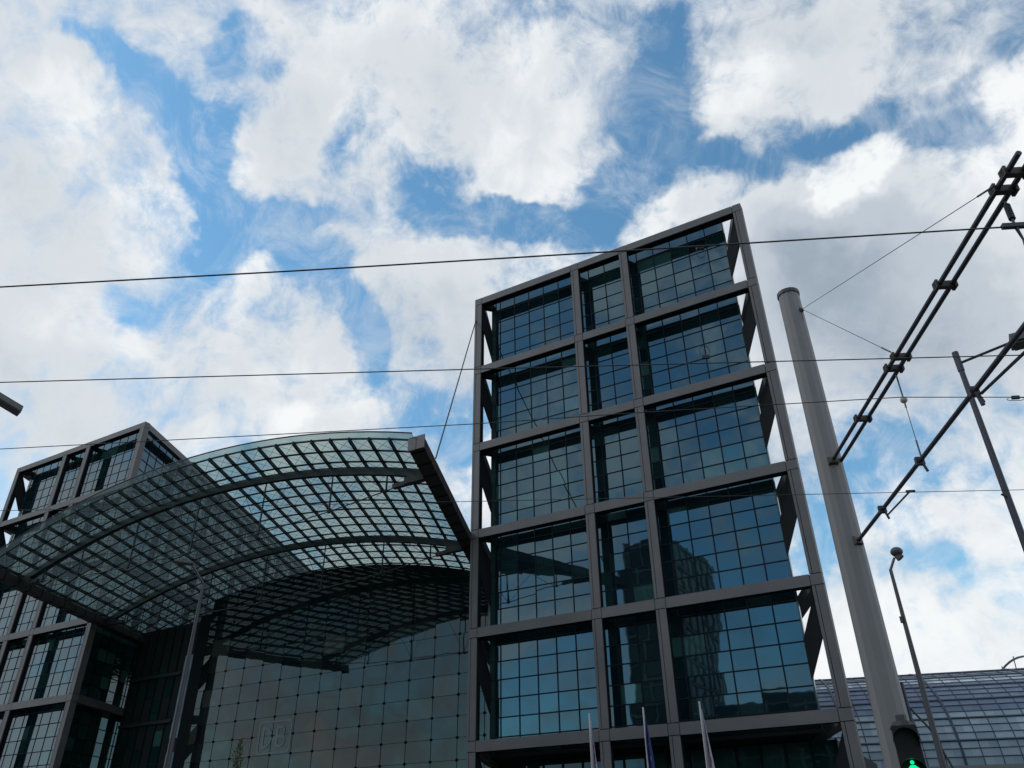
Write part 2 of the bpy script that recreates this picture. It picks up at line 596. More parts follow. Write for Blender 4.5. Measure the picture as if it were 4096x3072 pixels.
g = MB()
g.face(strip(rc, 7.6, 0.004))
tag(g.build('road', M['asphalt']), kind='structure')
g = MB()
for k in (-1, 1):
    g.bar(rc + rn * (7.75 * k) - rd * 200 + Vector((0, 0, 0.05)), rc + rn * (7.75 * k) + rd * 200 + Vector((0, 0, 0.05)), 0.3, 0.16)
tag(g.build('kerb', M['kerb']), kind='structure')
g = MB()
for k in range(-40, 40):
    g.face([tuple(p) for p in (rc + rd * (k * 5) + rn * 0.06 + Vector((0, 0, .009)), rc + rd * (k * 5) - rn * 0.06 + Vector((0, 0, .009)),
                               rc + rd * (k * 5 + 2) - rn * 0.06 + Vector((0, 0, .009)), rc + rd * (k * 5 + 2) + rn * 0.06 + Vector((0, 0, .009)))])
tag(g.build('road_marking', M['paint']), kind='structure')
g = MB()
for k in (-4.2, -2.77, 1.6, 3.03):
    g.bar(rc + rn * k - rd * 200 + Vector((0, 0, 0.006)), rc + rn * k + rd * 200 + Vector((0, 0, 0.006)), 0.07, 0.02)
tag(g.build('tram_rail', M['rail']), kind='structure')

# ------------------------------------------------------------------ office tower in its exposed frame
SK = -0.41                                        # plan skew of the whole station
ZT = 46.06
SP = 7.5
LV = [ZT - SP * i for i in range(6)]              # beam axes
XC = [0.0, 9.78, 14.29, 24.08]
DEPTH = 78.0
GY = 1.2                                          # glass plane


def grid_pane(mb, a, b, c, d, jit=0.004):
    """one pane a-b-c-d, turned by a hair so that its mirror image breaks at the joints"""
    n = (Vector(b) - Vector(a)).cross(Vector(d) - Vector(a)).normalized()
    j1, j2 = random.uniform(-jit, jit), random.uniform(-jit, jit)
    r = random.random()
    val = 0.05 + 0.3 * r * r + (0.6 if r > 0.95 else 0)
    mb.face([Vector(a) + n * (j1 + j2), Vector(b) + n * (-j1 + j2), Vector(c) + n * (-j1 - j2), Vector(d) + n * (j1 - j2)], val)


def tower():
    root = empty('office_tower', (0, 0, 0), 'tall glass office block in a grey steel frame, right of the arched canopy',
                 'building', 'glass office blocks in steel frames')
    W2 = 0.345
    # front columns, with a seam at each node and a groove down the face
    for xi, x in enumerate(XC):
        m = MB()
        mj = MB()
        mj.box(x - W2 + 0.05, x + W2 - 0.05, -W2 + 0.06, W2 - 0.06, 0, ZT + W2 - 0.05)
        segs = []
        for i, z in enumerate(LV):
            segs.append((z - W2 + 0.025, z + W2 - (0 if i == 0 else 0.025), True))
            zb = LV[i + 1] + W2 + 0.025 if i < 5 else 0.0
            segs.append((zb, z - W2 - 0.025, False))
        for z0, z1, node in segs:
            if node:
                m.box(x - W2, x + W2, -W2, -0.24, z0, z1)
            else:
                m.box(x - W2, x - 0.17, -W2, -0.24, z0, z1)
                m.box(x - 0.13, x + W2, -W2, -0.24, z0, z1)
            if xi in (0, 3):                       # cladding on the outer flank of the corner columns
                xo = x - W2 if xi == 0 else x + W2 - 0.05
                m.box(xo, xo + 0.05, -0.235, W2, z0, z1)
        co = m.build('column', M['frame'], root)
        mj.build('joint', M['joint'], co)  # dark inner box: fills the seams and forms the column's dark back
    # front beams, one per bay
    for z in LV:
        for i in range(3):
            m = MB()
            m.box(XC[i] + W2 + 0.04, XC[i + 1] - W2 - 0.04, -W2 + 0.004, -0.24, z - W2 + 0.004, z + W2 - 0.004)
            bo_ = m.build('beam', M['frame'], root)
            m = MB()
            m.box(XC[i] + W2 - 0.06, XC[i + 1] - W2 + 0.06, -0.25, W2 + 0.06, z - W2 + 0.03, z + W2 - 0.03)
            m.build('dark_core', M['dark'], bo_)  # dark box behind the cladding, so beam undersides and backs come out dark
    # side frames running back along the block
    sidecols = [9.75 * k for k in range(1, 9)]
    for x, sgn in ((XC[0], -1), (XC[3], 1)):
        for t in sidecols:
            m = MB()
            m.box(x + SK * t - 0.35, x + SK * t + 0.35, t - 0.35, t + 0.35, 0, ZT + 0.36)
            m.build('column', M['frame'], root)
        for z in LV:
            prev = 0.0
            m = MB()
            for t in sidecols:
                m.box(x - 0.36, x + 0.36, prev + 0.39, t - 0.37, z - 0.36, z + 0.36, SK)
                prev = t
            m.build('side_beam', M['frame'], root)
    # struts and braces from the frame to the block
    for z in LV:
        for xi, x in enumerate(XC):
            m = MB()
            xe = min(max(x + SK * GY, 0.72), 22.35)
            if xi != 3:
                m.bar((x, W2, z - 0.05), (xe, GY - 0.02, z - 0.05), 0.42, 0.5)
            if xi in (0, 3):                       # raking brace, both ends cut upright
                xa, xb = (x + 0.30, 0.62) if xi == 0 else (x - 0.30, 22.44)
                n0 = len(m.v)
                for (px, ya, yb, zt, zb) in ((xa, -0.05, 0.3, -0.6, -3.0), (xb, GY - 0.2, GY + 0.15, -3.0, -5.3)):
                    for (yy, zz) in ((ya, zb), (yb, zb), (yb, zt), (ya, zt)):
                        m.v.append((px, yy, z + zz))
                for q in ((3, 2, 1, 0), (4, 5, 6, 7), (0, 1, 5, 4), (1, 2, 6, 5), (2, 3, 7, 6), (3, 0, 4, 7)):
                    m.f.append(tuple(n0 + i for i in q))
                    m.p.append(0.0)
            m.build('strut', M['dark'], root)
    # inner body
    gx0, gx1 = 1.06, 22.95                        # skewed plan coordinate of the glass sides
    m = MB()
    m.box(gx0 + 0.25, gx1 - 0.25, GY + 0.25, DEPTH, 8.2, 46.9, SK)
    m.build('wall', M['interior'], root)
    m = MB()
    m.box(gx0, gx1, GY + 0.02, DEPTH + 0.3, 47.02, 47.2, SK)
    m.build('roof', M['dark'], root)
    m = MB()
    m.box(gx0, gx1, GY + 0.02, DEPTH + 0.3, 7.95, 8.18, SK)
    m.build('soffit', M['dark'], root)
    # front glazing: three bays by six storeys
    bx = [0.58, 9.25, 13.75, 22.47]
    mull = [1.45 + 1.5 * k for k in range(15)]
    rows = [LV[5] + 0.65 - 1.25 + 1.25 * j for j in range(40)]
    lz = [45.7] + LV[1:5] + [LV[5] - 0.36]
    for i in range(5):
        z1, z0 = (47.0 if i == 0 else LV[i]), (LV[i + 1] if i < 4 else 8.2)
        for b in range(3):
            x0, x1 = bx[b], bx[b + 1]
            xs = [x0 + (0.42 if b == 0 else 0)] + [x for x in mull if x0 + 0.5 < x < x1 - 0.05] + [x1 - (0.0 if b == 2 else 0)]
            zs = [z0] + [z for z in rows if z0 + 0.1 < z < z1 - 0.1] + [z1]
            m = MB()
            for a in range(len(xs) - 1):
                for c in range(len(zs) - 1):
                    grid_pane(m, (xs[a], GY, zs[c]), (xs[a + 1], GY, zs[c]), (xs[a + 1], GY, zs[c + 1]), (xs[a], GY, zs[c + 1]))
                    if i == 2 and b == 2 and a >= len(xs) - 4 and c <= 2:
                        m.p[-1] = 0.85            # rooms with pale green blinds
            gl = m.build('window', M['glass'], root)
            m = MB()
            for x in xs[1:-1] + ([xs[0]] if b == 0 else []) + ([xs[-1]] if b == 2 else []):
                m.box(x - 0.042, x + 0.042, GY - 0.03, GY + 0.03, z0, z1)
            for z in zs[1:-1]:
                m.box(x0, x1, GY - 0.026, GY + 0.025, z - 0.042, z + 0.042)
            m.build('mullion', M['mullion'], gl)
    m = MB()
    m.box(0.55, 1.0, GY - 0.02, GY + 0.3, 8.0, 47.01)
    m.build('corner_panel', M['corner'], root)
    m = MB()
    m.box(22.44, 22.52, GY - 0.04, GY + 0.3, 8.0, 47.01)
    m.build('corner_panel', M['corner'], root)
    # long sides
    for gx, sgn in ((gx0, -1), (gx1, 1)):
        ts = [GY + 0.2 + 1.5 * k for k in range(40)]
        zs = [8.2] + [z for z in rows if 8.4 < z < 46.8] + [47.0]
        m = MB()
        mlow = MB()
        for a in range(len(ts) - 1):
            for c in range(len(zs) - 1):
                p = [(gx + SK * ts[a], ts[a], zs[c]), (gx + SK * ts[a + 1], ts[a + 1], zs[c]),
                     (gx + SK * ts[a + 1], ts[a + 1], zs[c + 1]), (gx + SK * ts[a], ts[a], zs[c + 1])]
                if sgn < 0:
                    p = [p[1], p[0], p[3], p[2]]
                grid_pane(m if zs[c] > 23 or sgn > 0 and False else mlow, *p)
        gl = m.build('side_window', M['glass'], root)
        mlow.build('side_window', M['ground_shade_glass'], root)  # lower panes get dimmer, darker glass to paint in the shade under the canopy
        m = MB()
        for t in ts:
            m.bar((gx + SK * t, t, 8.2), (gx + SK * t, t, 47.0), 0.09, 0.09)
        for z in zs:
            m.bar((gx + SK * ts[0], ts[0], z), (gx + SK * ts[-1], ts[-1], z), 0.11, 0.07)
        m.build('mullion', M['mullion'], gl)
        # struts on the sides
        for t in sidecols:
            for z in LV:
                m = MB()
                m.bar((gx + (-1.1 if sgn < 0 else 1.1) + SK * t, t, z), (gx + SK * t, t, z), 0.35, 0.4)
                m.build('strut', M['dark'], root)
    # recessed ground floor
    m = MB()
    for k in range(14):
        x = 2.6 + 1.5 * k - 1.0
        for z0, z1 in ((0.3, 4.0), (4.0, 7.9)):
            grid_pane(m, (x, 4.2, z0), (x + 1.5, 4.2, z0), (x + 1.5, 4.2, z1), (x, 4.2, z1))
    gl = m.build('shop_window', M['ground_shade_glass'], root)
    m = MB()
    for k in range(15):
        x = 1.6 + 1.5 * k
        m.box(x - 0.05, x + 0.05, 4.1, 4.25, 0, 7.94)
    m.box(1.5, 22.7, 4.08, 4.24, 3.9, 4.1)
    m.build('mullion', M['mullion'], gl)
    m = MB()
    m.box(1.5, 22.6, 4.5, 20, 0, 7.9)
    m.build('ground_floor_wall', M['interior'], root)
    return root


tw = tower()
tw2 = copy_tree(tw)
tw2.location = (-70.15, 0, 0)
tag(tw2, 'steel framed glass office block half hidden behind the left end of the arched canopy')

# ------------------------------------------------------------------ arched canopy
RC, ZC = 70.79, -43.45                            # radius and centre height of the vault
Y0 = -15.5                                        # front edge of the glass
SPAN = 44.8


def edge_w(y):                                    # x of the west springing
    return -39.6 + SK * (y + 14.9)


def arc_z(s):
    return ZC + sqrt(RC * RC - (s - SPAN / 2) ** 2)


def rp(s, y, dz=0.0):
    return Vector((edge_w(y) + s, y, arc_z(s) + dz))


canopy = empty('arched_canopy', (-20, 0, 0), 'low arched glass roof on a steel grid spanning between the two framed office blocks', 'roof')
S_L = [22.4 + 1.67 * k for k in range(-13, 14)]
Y_P = [-14.85 + 1.553 * k for k in range(0, 42)]
YE = Y_P[-1]
seg = 26
m = MB()
ys = [Y0] + Y_P
ss = [0.4] + S_L + [44.4]
for a in range(len(ys) - 1):
    for b in range(len(ss) - 1):
        m.face([rp(ss[b], ys[a], 0.26), rp(ss[b + 1], ys[a], 0.26), rp(ss[b + 1], ys[a + 1], 0.26), rp(ss[b], ys[a + 1], 0.26)])
m.build('roof_glass', M['roofglass'], canopy)
for y in Y_P:
    m = MB()
    m.tube([rp(0.5 + (SPAN - 1) * i / seg, y, 0.12) for i in range(seg + 1)], 0.07, 6)
    m.build('purlin', M['roofsteel'], canopy)
for s in S_L:
    m = MB()
    m.bar(rp(s, Y0 + 0.55, 0.05), rp(s, YE, 0.03), 0.115, 0.27)
    m.build('rib', M['roofsteel'], canopy)
m = MB()
for a in range(len(Y_P) - 1):
    if Y_P[a] > 30:
        break
    for b in range(len(S_L) - 1):
        m.tube([rp(S_L[b], Y_P[a], 0.12), rp(S_L[b + 1], Y_P[a + 1], 0.12)], 0.014, 3, False)
        m.tube([rp(S_L[b + 1], Y_P[a], 0.12), rp(S_L[b], Y_P[a + 1], 0.12)], 0.014, 3, False)
m.build('bracing_cable', M['wire'], canopy)
for y in (-11.2, 1.24, 13.7, 26.1, 38.5):
    m = MB()
    pts = [rp(0.6 + (SPAN - 1.2) * i / seg, y, -0.35) for i in range(seg + 1)]
    for i in range(seg):
        d = (pts[i + 1] - pts[i]) * 0.002
        m.bar(pts[i] - d, pts[i + 1] + d, 0.34, 0.55)
    arch = m.build('arch', M['roofsteel'], canopy)
    sp = [1.2, 3.8, 8.7, 15.3, 22.4, 29.5, 36.1, 41.0, 43.6]
    zb = [23.4, 23.1, 22.65, 22.35, 22.25, 22.35, 22.65, 23.1, 23.4]
    m = MB()
    m.tube([(edge_w(y) + s, y, z) for s, z in zip(sp, zb)], 0.04, 6)
    # fan of thin ties from the post feet up to the arch
    for i in range(1, 8):
        f = Vector((edge_w(y) + sp[i], y, zb[i]))
        for dsx in (-2.6, 2.6):
            s2 = min(max(sp[i] + dsx, 1), 43.8)
            m.tube([f, rp(s2, y, -0.5)], 0.022, 4)
    m.build('tie_cable', M['wire'], arch)
    for i in range(1, 8):
        m = MB()
        f = Vector((edge_w(y) + sp[i], y, zb[i]))
        m.tube([rp(sp[i], y, -0.5), f], [0.05, 0.075], 6)
        m.ball(f, 0.13, 8, 5)
        m.build('post', M['roofsteel'], arch)
    for sd in (0, 1):
        m = MB()
        s0, s1 = (0.2, 2.2) if sd == 0 else (SPAN - 0.2, SPAN - 2.2)
        x0, x1 = edge_w(y) + s0, edge_w(y) + s1
        m.box(min(x0, x1), max(x0, x1), y - 0.22, y + 0.22, 23.15, 23.62)
        m.bar((x0, y, 23.3), (edge_w(y) + (3.2 if sd == 0 else SPAN - 3.2), y, 23.25), 0.3, 0.3)
        m.build('bracket', M['gutter'], arch)
# edge girders
for s0, s1 in ((-0.35, 0.75), (SPAN - 0.65, SPAN + 0.45)):
    m = MB()
    b0, b1 = -39.6 + SK * 14.9, 0
    m.box(b0 + s0, b0 + s1, -15.2, 60, 23.12, 23.78, SK)
    gt = m.build('edge_girder', M['gutter'], canopy)
    m = MB()
    for k in range(48):
        t = -14.8 + 1.553 * k
        m.box(b0 + s0 - 0.006, b0 + s1 + 0.006, t, t + 0.1, 23.08, 23.785, SK)
    m.build('joint', M['joint'], gt)
    m = MB()                                       # upright end plate
    sm = (s0 + s1) / 2
    m.box(b0 + s0 - 0.06, b0 + sm - 0.02, -15.32, -15.21, 23.02, 23.9, SK)
    m.box(b0 + sm + 0.02, b0 + s1 + 0.06, -15.32, -15.21, 23.02, 23.9, SK)
    m.build('end_plate', M['frame'], gt)
m = MB()
m.tube([rp(0.4 + (SPAN - 0.8) * i / seg, Y0, 0.25) for i in range(seg + 1)], 0.05, 5)
m.build('edge_trim', M['gutter'], canopy)
# stay cable from the right block to the canopy
m = MB()
m.tube([(-0.34, -0.1, 44.4), (4.6, -12.3, 23.85)], 0.05, 6)
tag(m.build('stay_cable', M['wire']), 'thin stay cable from the right block down to the edge of the arched canopy', 'cable')

# ------------------------------------------------------------------ glass front wall of the hall
YF = 8.0
wall = empty('glass_front', (-20, YF, 0), 'flat wall of large glass panes with a DB emblem, under the arched canopy', 'glass wall')
gx = [-37.09 + 2.54 * k for k in range(14)]
gz = [15.41 - 1.63 * 9 + 1.63 * k for k in range(18)]
xl, xr = -38.1, -3.75
m = MB()
xs = [xl] + [x for x in gx if xl + 0.3 < x < xr - 0.2] + [xr]


def roof_at(x):
    return arc_z(x - edge_w(YF)) - 0.15


for a in range(len(xs) - 1):
    za, zb_ = roof_at(xs[a]), roof_at(xs[a + 1])
    for c in range(len(gz) - 1):
        z0, z1 = gz[c], gz[c + 1]
        if z0 >= max(za, zb_):
            continue
        zc = (min(z0, za), min(z0, zb_), min(z1, zb_), min(z1, za))
        grid_pane(m, (xs[a], YF, zc[0]), (xs[a + 1], YF, zc[1]), (xs[a + 1], YF, zc[2]), (xs[a], YF, zc[3]), 0.0035)
gl = m.build('glass_pane', M['hallglass'], wall)
m = MB()
for x in xs[1:-1]:
    m.box(x - 0.02, x + 0.02, YF - 0.02, YF + 0.02, 0.2, roof_at(x))
for z in gz[1:]:
    if z > 24.5:
        a_ = sqrt(max(0, RC * RC - (z + 0.15 - ZC) ** 2))
        x0, x1 = max(xl, edge_w(YF) + SPAN / 2 - a_), min(xr, edge_w(YF) + SPAN / 2 + a_)
        if x1 - x0 < 1 or z > roof_at(-20.5):
            continue
    else:
        x0, x1 = xl, xr
    m.box(x0, x1, YF - 0.018, YF + 0.018, z - 0.016, z + 0.016)
m.build('pane_joint', M['mullion'], gl)


def clamp_mb(mb, x, z):
    for q in (1, -1):
        mb.bar((x - 0.09, YF - 0.05, z - 0.09 * q), (x + 0.09, YF - 0.05, z + 0.09 * q), 0.05, 0.05)
    mb.box(x - 0.055, x + 0.055, YF - 0.12, YF - 0.02, z - 0.055, z + 0.055)


spots = [(x, z) for x in xs[1:-1] for z in gz[1:] if z < roof_at(x) - 0.3]
vis = sorted(spots, key=lambda p: (p[1] < 6.0, (Vector((p[0], YF, p[1])) - CAM).length))
proto = None
for (x, z) in vis[:100]:
    if proto is None:
        m = MB()
        clamp_mb(m, x, z)
        proto = m.build('cable_clamp', M['dark'], wall)
        p0, l0 = (x, z), proto.location.copy()
    else:
        c = proto.copy()
        col.objects.link(c)
        c.parent = wall
        c.location = l0 + Vector((x - p0[0], 0, z - p0[1]))
m = MB()
for (x, z) in vis[100:]:
    clamp_mb(m, x, z)
tag(m.build('cable_clamp', M['dark'], wall), kind='stuff')
m = MB()
m.box(-39.7, xl, YF - 0.04, YF + 0.6, 0, 24.9)
m.build('edge_post', M['dark'], wall)
for z0, z1 in ((0.2, 11.6), (12.9, 20.9)):
    m, mc = MB(), MB()
    zz = z0
    while zz < z1 - 0.1:
        ze = min(zz + 1.63, z1)
        grid_pane(m, (-40.9, YF - 0.06, zz), (-39.75, YF - 0.06, zz), (-39.75, YF - 0.06, ze), (-40.9, YF - 0.06, ze), 0.003)
        mc.box(-40.38, -40.24, YF - 0.12, YF - 0.06, ze - 0.25, ze - 0.1)
        zz = ze
    gl = m.build('side_light', M['hallpane'], wall)
    mc.build('fitting', M['dark'], gl)
m = MB()
m.box(-49.2, -39.72, YF, YF + 0.6, 0, 24.3)
m.build('side_wall', M['interior'], wall)
m = MB()
m.box(xl, xr, YF + 0.3, YF + 0.5, 0, 23)
m.build('back_wall', M['interior'], wall)
for k in range(5):
    for j in range(12):
        if random.random() < 0.45:
            m = MB()
            x = -48.6 + k * 1.35
            z = 1.5 + j * 1.55
            grid_pane(m, (x, YF - 0.03, z), (x + 1.2, YF - 0.03, z), (x + 1.2, YF - 0.03, z + 1.4), (x, YF - 0.03, z + 1.4))
            m.build('dark_window', M['ground_shade_glass'], wall)
for k in range(7):
    m = MB()
    m.box(-48.75 + k * 1.35, -48.67 + k * 1.35, YF - 0.12, YF - 0.005, 0, 23.9)
    m.build('wall_post', M['dark'], wall)
for k in range(4):
    m = MB()
    m.box(-49.0, -41.0, YF - 0.3, YF - 0.125, 5.2 + 4.6 * k, 5.5 + 4.6 * k)
    m.build('floor_edge', M['stone'], wall)
m = MB()
m.box(xr, xr + 0.35, YF - 0.1, YF + 0.4, 0, 23.6)
m.build('edge_post', M['corner'], wall)
m = MB()
m.box(-30, -5, YF - 0.8, YF - 0.05, 7.2, 7.7)
m.build('entrance_canopy', M['dark'], wall)
# emblem on the glass: rounded frame with the letters DB
e0 = on_y(1098, 2948, YF)
eh = 1.42
m = MB()


def rr(cx, cz, w, h, r, n=6):
    out = []
    for (sx, sz, a0) in ((1, 1, 0), (-1, 1, 90), (-1, -1, 180), (1, -1, 270)):
        for i in range(n + 1):
            a = radians(a0 + 90 * i / n)
            out.append((cx + sx * (w - r) + r * cos(a), cz + sz * (h - r) + r * sin(a)))
    return out


def ring(mb, o, i, y):
    n = len(o)
    for k in range(n):
        mb.face([(o[k][0], y, o[k][1]), (o[(k + 1) % n][0], y, o[(k + 1) % n][1]), (i[(k + 1) % n][0], y, i[(k + 1) % n][1]), (i[k][0], y, i[k][1])])


cx, cz = e0.x, e0.z
ew = 2.05
ring(m, rr(cx, cz, ew, eh, 0.35), rr(cx, cz, ew - 0.2, eh - 0.17, 0.25), YF - 0.03)
# letters as stroked outlines


def stroke(mb, pts, w, y):
    for a, b in zip(pts[:-1], pts[1:]):
        mb.bar((a[0], y, a[1]), (b[0], y, b[1]), 0.012, w, (-(b[1] - a[1]), 0, b[0] - a[0]))


def bowl(x0, z0, z1, w, n=8):
    r = (z1 - z0) / 2
    return [(x0, z0)] + [(x0 + max(0.0, w - r) + min(w, r) * cos(radians(-90 + 180 * i / n)), (z0 + z1) / 2 + r * sin(radians(-90 + 180 * i / n)))
                         for i in range(n + 1)] + [(x0, z1)]


lx = cx - 1.45
stroke(m, [(lx, cz - 0.9), (lx, cz + 0.9)], 0.3, YF - 0.03)
stroke(m, bowl(lx, cz - 0.8, cz + 0.8, 1.05), 0.28, YF - 0.034)
lx = cx + 0.3
stroke(m, [(lx, cz - 0.9), (lx, cz + 0.9)], 0.3, YF - 0.03)
stroke(m, bowl(lx, cz - 0.8, cz + 0.02, 0.95), 0.26, YF - 0.034)
stroke(m, bowl(lx, cz + 0.02, cz + 0.8, 0.85), 0.26, YF - 0.038)
m.build('emblem', M['logo'], wall)

# ------------------------------------------------------------------ barrel roofed train hall behind, right
ed = Vector((1, 0.2786, 0)).normalized()
en = Vector((-ed.y, ed.x, 0))
A0 = Vector((10.77, 74.9, 0)) + en * 7
HW, HR, HS = 24.0, 13.6, 11.0


def hp(l, t, dr=0.0):
    w = -cos(t) * (HW + dr)
    return A0 + ed * l + en * w + Vector((0, 0, HS + sin(t) * (HR + dr)))


thall = empty('train_hall', A0, 'long barrel shaped glass and steel train hall stretching away at the bottom right', 'building')
nT = 24
rowmat = {}
mb_pv, mb_pn = MB(), MB()
for l in range(-20, 160):
    for t in range(nT * 2):
        t0, t1 = pi * t / (2 * nT), pi * (t + 1) / (2 * nT)
        tgt = mb_pv if (7 <= t <= 12) else mb_pn
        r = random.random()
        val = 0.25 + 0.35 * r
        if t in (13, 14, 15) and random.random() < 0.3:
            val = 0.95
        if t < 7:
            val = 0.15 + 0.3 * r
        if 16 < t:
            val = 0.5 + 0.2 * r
        tgt.face([hp(l, t0), hp(l + 1, t0), hp(l + 1, t1), hp(l, t1)] if True else None, val)
mb_pn.build('glass_roof', M['hallpane'], thall)
mb_pv.build('solar_roof', M['pv'], thall)
for t in range(1, nT * 2, 1):
    m = MB()
    big = t % 3 == 0
    a = pi * t / (2 * nT)
    m.tube([hp(-20, a, 0.06), hp(160, a, 0.06)], 0.13 if big else 0.05, 5)
    m.build('purlin', M['hallsteel'], thall)
for l in range(-20, 160, 2):
    if l % 4 == 0 or True:
        m = MB()
        m.tube([hp(l, pi * i / 32, 0.05) for i in range(33)], 0.16 if l % 12 == 0 else 0.05, 5)
        m.build('hall_rib', M['hallsteel'], thall)
# raised trusses outside the shell
for l in (26, 50, 76):
    m = MB()
    pts = [hp(l, pi * i / 40, 0.8 + 1.2 * sin(pi * i / 20)) for i in range(2, 22)]
    m.tube(pts, 0.14, 6)
    for i in range(2, 21, 3):
        m.tube([hp(l, pi * i / 40, 0), hp(l, pi * i / 40, 0.8 + 1.2 * sin(pi * i / 20) + 0.4)], 0.07, 5)
    m.build('truss', M['hallsteel'], thall)
m = MB()
for s_ in (-1, 1):
    c0 = A0 + ed * -20 + en * (HW * s_)
    m.bar(c0 + Vector((0, 0, 5.5)), c0 + ed * 180 + Vector((0, 0, 5.5)), 1.0, 11)
m.bar(A0 + ed * -20 + Vector((0, 0, 10.3)), A0 + ed * 160 + Vector((0, 0, 10.3)), 47, 1.2)
m.build('viaduct', M['concrete'], thall)

# ------------------------------------------------------------------ office blocks across the street (seen mirrored in the glass)


def office(x0, x1, y0, y1, h, nx, nz, label):
    r = empty('office_building', ((x0 + x1) / 2, (y0 + y1) / 2, 0), label, 'building')
    m = MB()
    m.box(x0, x1, y0, y1, 0, h)
    m.box(x0 + 2, x1 - 2, y0 + 2, y1 - 3, h, h + 1.6)
    m.build('wall', M['bldg'], r)
    dx, dz = (x1 - x0) / nx, (h - 4) / nz
    for i in range(nx):
        m = MB()
        for j in range(nz):
            m.box(x0 + i * dx + 0.35, x0 + (i + 1) * dx - 0.35, y1 + 0.02, y1 + 0.06, 3.5 + j * dz + 0.4, 3.5 + (j + 1) * dz - 0.4)
        m.build('window', M['bldgwin'], r)
    ny = max(2, int((y1 - y0) / 3.2))
    dy = (y1 - y0) / ny
    for i in range(ny):
        m = MB()
        for j in range(nz):
            m.box(x1 + 0.02, x1 + 0.06, y0 + i * dy + 0.35, y0 + (i + 1) * dy - 0.35, 3.5 + j * dz + 0.4, 3.5 + (j + 1) * dz - 0.4)
        m.build('window', M['bldgwin'], r)
    m = MB()
    for i in range(nx + 1):
        m.box(x0 + i * dx - 0.1, x0 + i * dx + 0.1, y1 + 0.07, y1 + 0.3, 3, h)
    for j in range(nz + 1):
        m.box(x0, x1, y1 + 0.07, y1 + 0.25, 3.4 + j * dz - 0.1, 3.4 + j * dz + 0.1)
        m.box(x1 + 0.07, x1 + 0.25, y0, y1, 3.4 + j * dz - 0.1, 3.4 + j * dz + 0.1)
    for i in range(ny + 1):
        m.box(x1 + 0.07, x1 + 0.3, y0 + i * dy - 0.1, y0 + i * dy + 0.1, 3, h)
    m.build('facade_grid', M['bldgtrim'], r)
    return r


office(-16.5, -7.4, -90, -70, 48.0, 3, 12, 'dark office tower with a pale window grid, mirrored in the right block')
office(-6.9, 34, -88, -72, 21.5, 13, 6, 'lower dark office block beside the mirrored tower across the street')
office(-80, -17.2, -100, -76, 14, 22, 4, 'long low office block left of the mirrored tower across the street')

# ------------------------------------------------------------------ catenary mast and cross beams
mx_, my_ = 29.7, -35.185
mast = empty('catenary_mast', (mx_, my_, 0), 'thick pale grey steel mast carrying two cross beams over the tram wires', 'mast')
m = MB()
m.tube([(mx_, my_, 0), (mx_, my_, 11.52)], [0.262, 0.205], 12)
m.build('pole', M['mast'], mast)
m = MB()
m.tube([(mx_, my_, 11.5), (mx_, my_, 11.58), (mx_, my_, 11.62)], [0.222, 0.222, 0.15], 16)
m.build('cap', M['pole'], mast)
m = MB()
m.tube([(mx_, my_, 0), (mx_, my_, 0.04)], 0.45, 16)
m.build('base_plate', M['galv'], mast)
zb1, zb2 = 7.71, 6.21
B1a, B1b = Vector((29.78, -35.33, zb1)), Vector((33.6, -43.45, zb1))
bd = (B1b - B1a).normalized()
bn = Vector((-bd.y, bd.x, 0))
bn = bn if bn.x > 0 else -bn
beam = MB()
for k, off in ((0, 0.0), (1, 0.155)):
    p0 = B1a + bn * off
    ln = 7.08 if k == 0 else 8.6
    beam.tube([p0, p0 + bd * ln], 0.030, 10)
bo = beam.build('cross_beam', M['galv'], mast)
for pt in ((4009, 760), (4058, 690), (3776, 1140), (3597, 1427.5), (3569.7, 1473.6), (3447.6, 1674.4)):
    q = on_z(pt[0], pt[1], zb1)
    t = (q - B1a).dot(bd)
    c = B1a + bd * t
    m = MB()
    m.bar(c - bn * 0.05, c + bn * 0.205, 0.07, 0.085)
    m.bar(c - bn * 0.05 - Vector((0, 0, 0)), c - bn * 0.02, 0.11, 0.11)
    m.bar(c + bn * 0.17, c + bn * 0.205, 0.11, 0.11)
    m.build('spacer', M['brass'], bo)
m = MB()
m.bar((29.72, -35.25, zb1 - 0.1), (29.8, -35.42, zb1 - 0.02), 0.16, 0.14)
m.bar(B1a - bn * 0.02, B1a + bn * 0.17, 0.05, 0.06)
m.build('bracket', M['brass'], mast)
B2a = Vector((29.85, -35.27, zb2))
B2b = B2a + (Vector((32.37, -40.93, zb2)) - B2a).normalized() * 8.2
m = MB()
m.tube([B2a, B2b], 0.030, 10)
b2 = m.build('cross_beam', M['galv'], mast)
m = MB()
m.bar((29.72, -35.25, zb2 - 0.08), (29.88, -35.36, zb2), 0.15, 0.14)
m.build('bracket', M['brass'], mast)
b2d = (B2b - B2a).normalized()
for (u, v) in ((3895, 1566), (3681, 1845), (3534, 2038)):
    q = on_z(u, v, zb2)
    c = B2a + b2d * (q - B2a).dot(b2d)
    m = MB()
    m.bar(c - b2d * 0.03, c + b2d * 0.03, 0.11, 0.11)
    m.tube([c + Vector((0.02, 0, 0)), c + Vector((0.06, 0.0, -0.16))], 0.02, 6)
    m.build('clamp', M['galv'], b2)
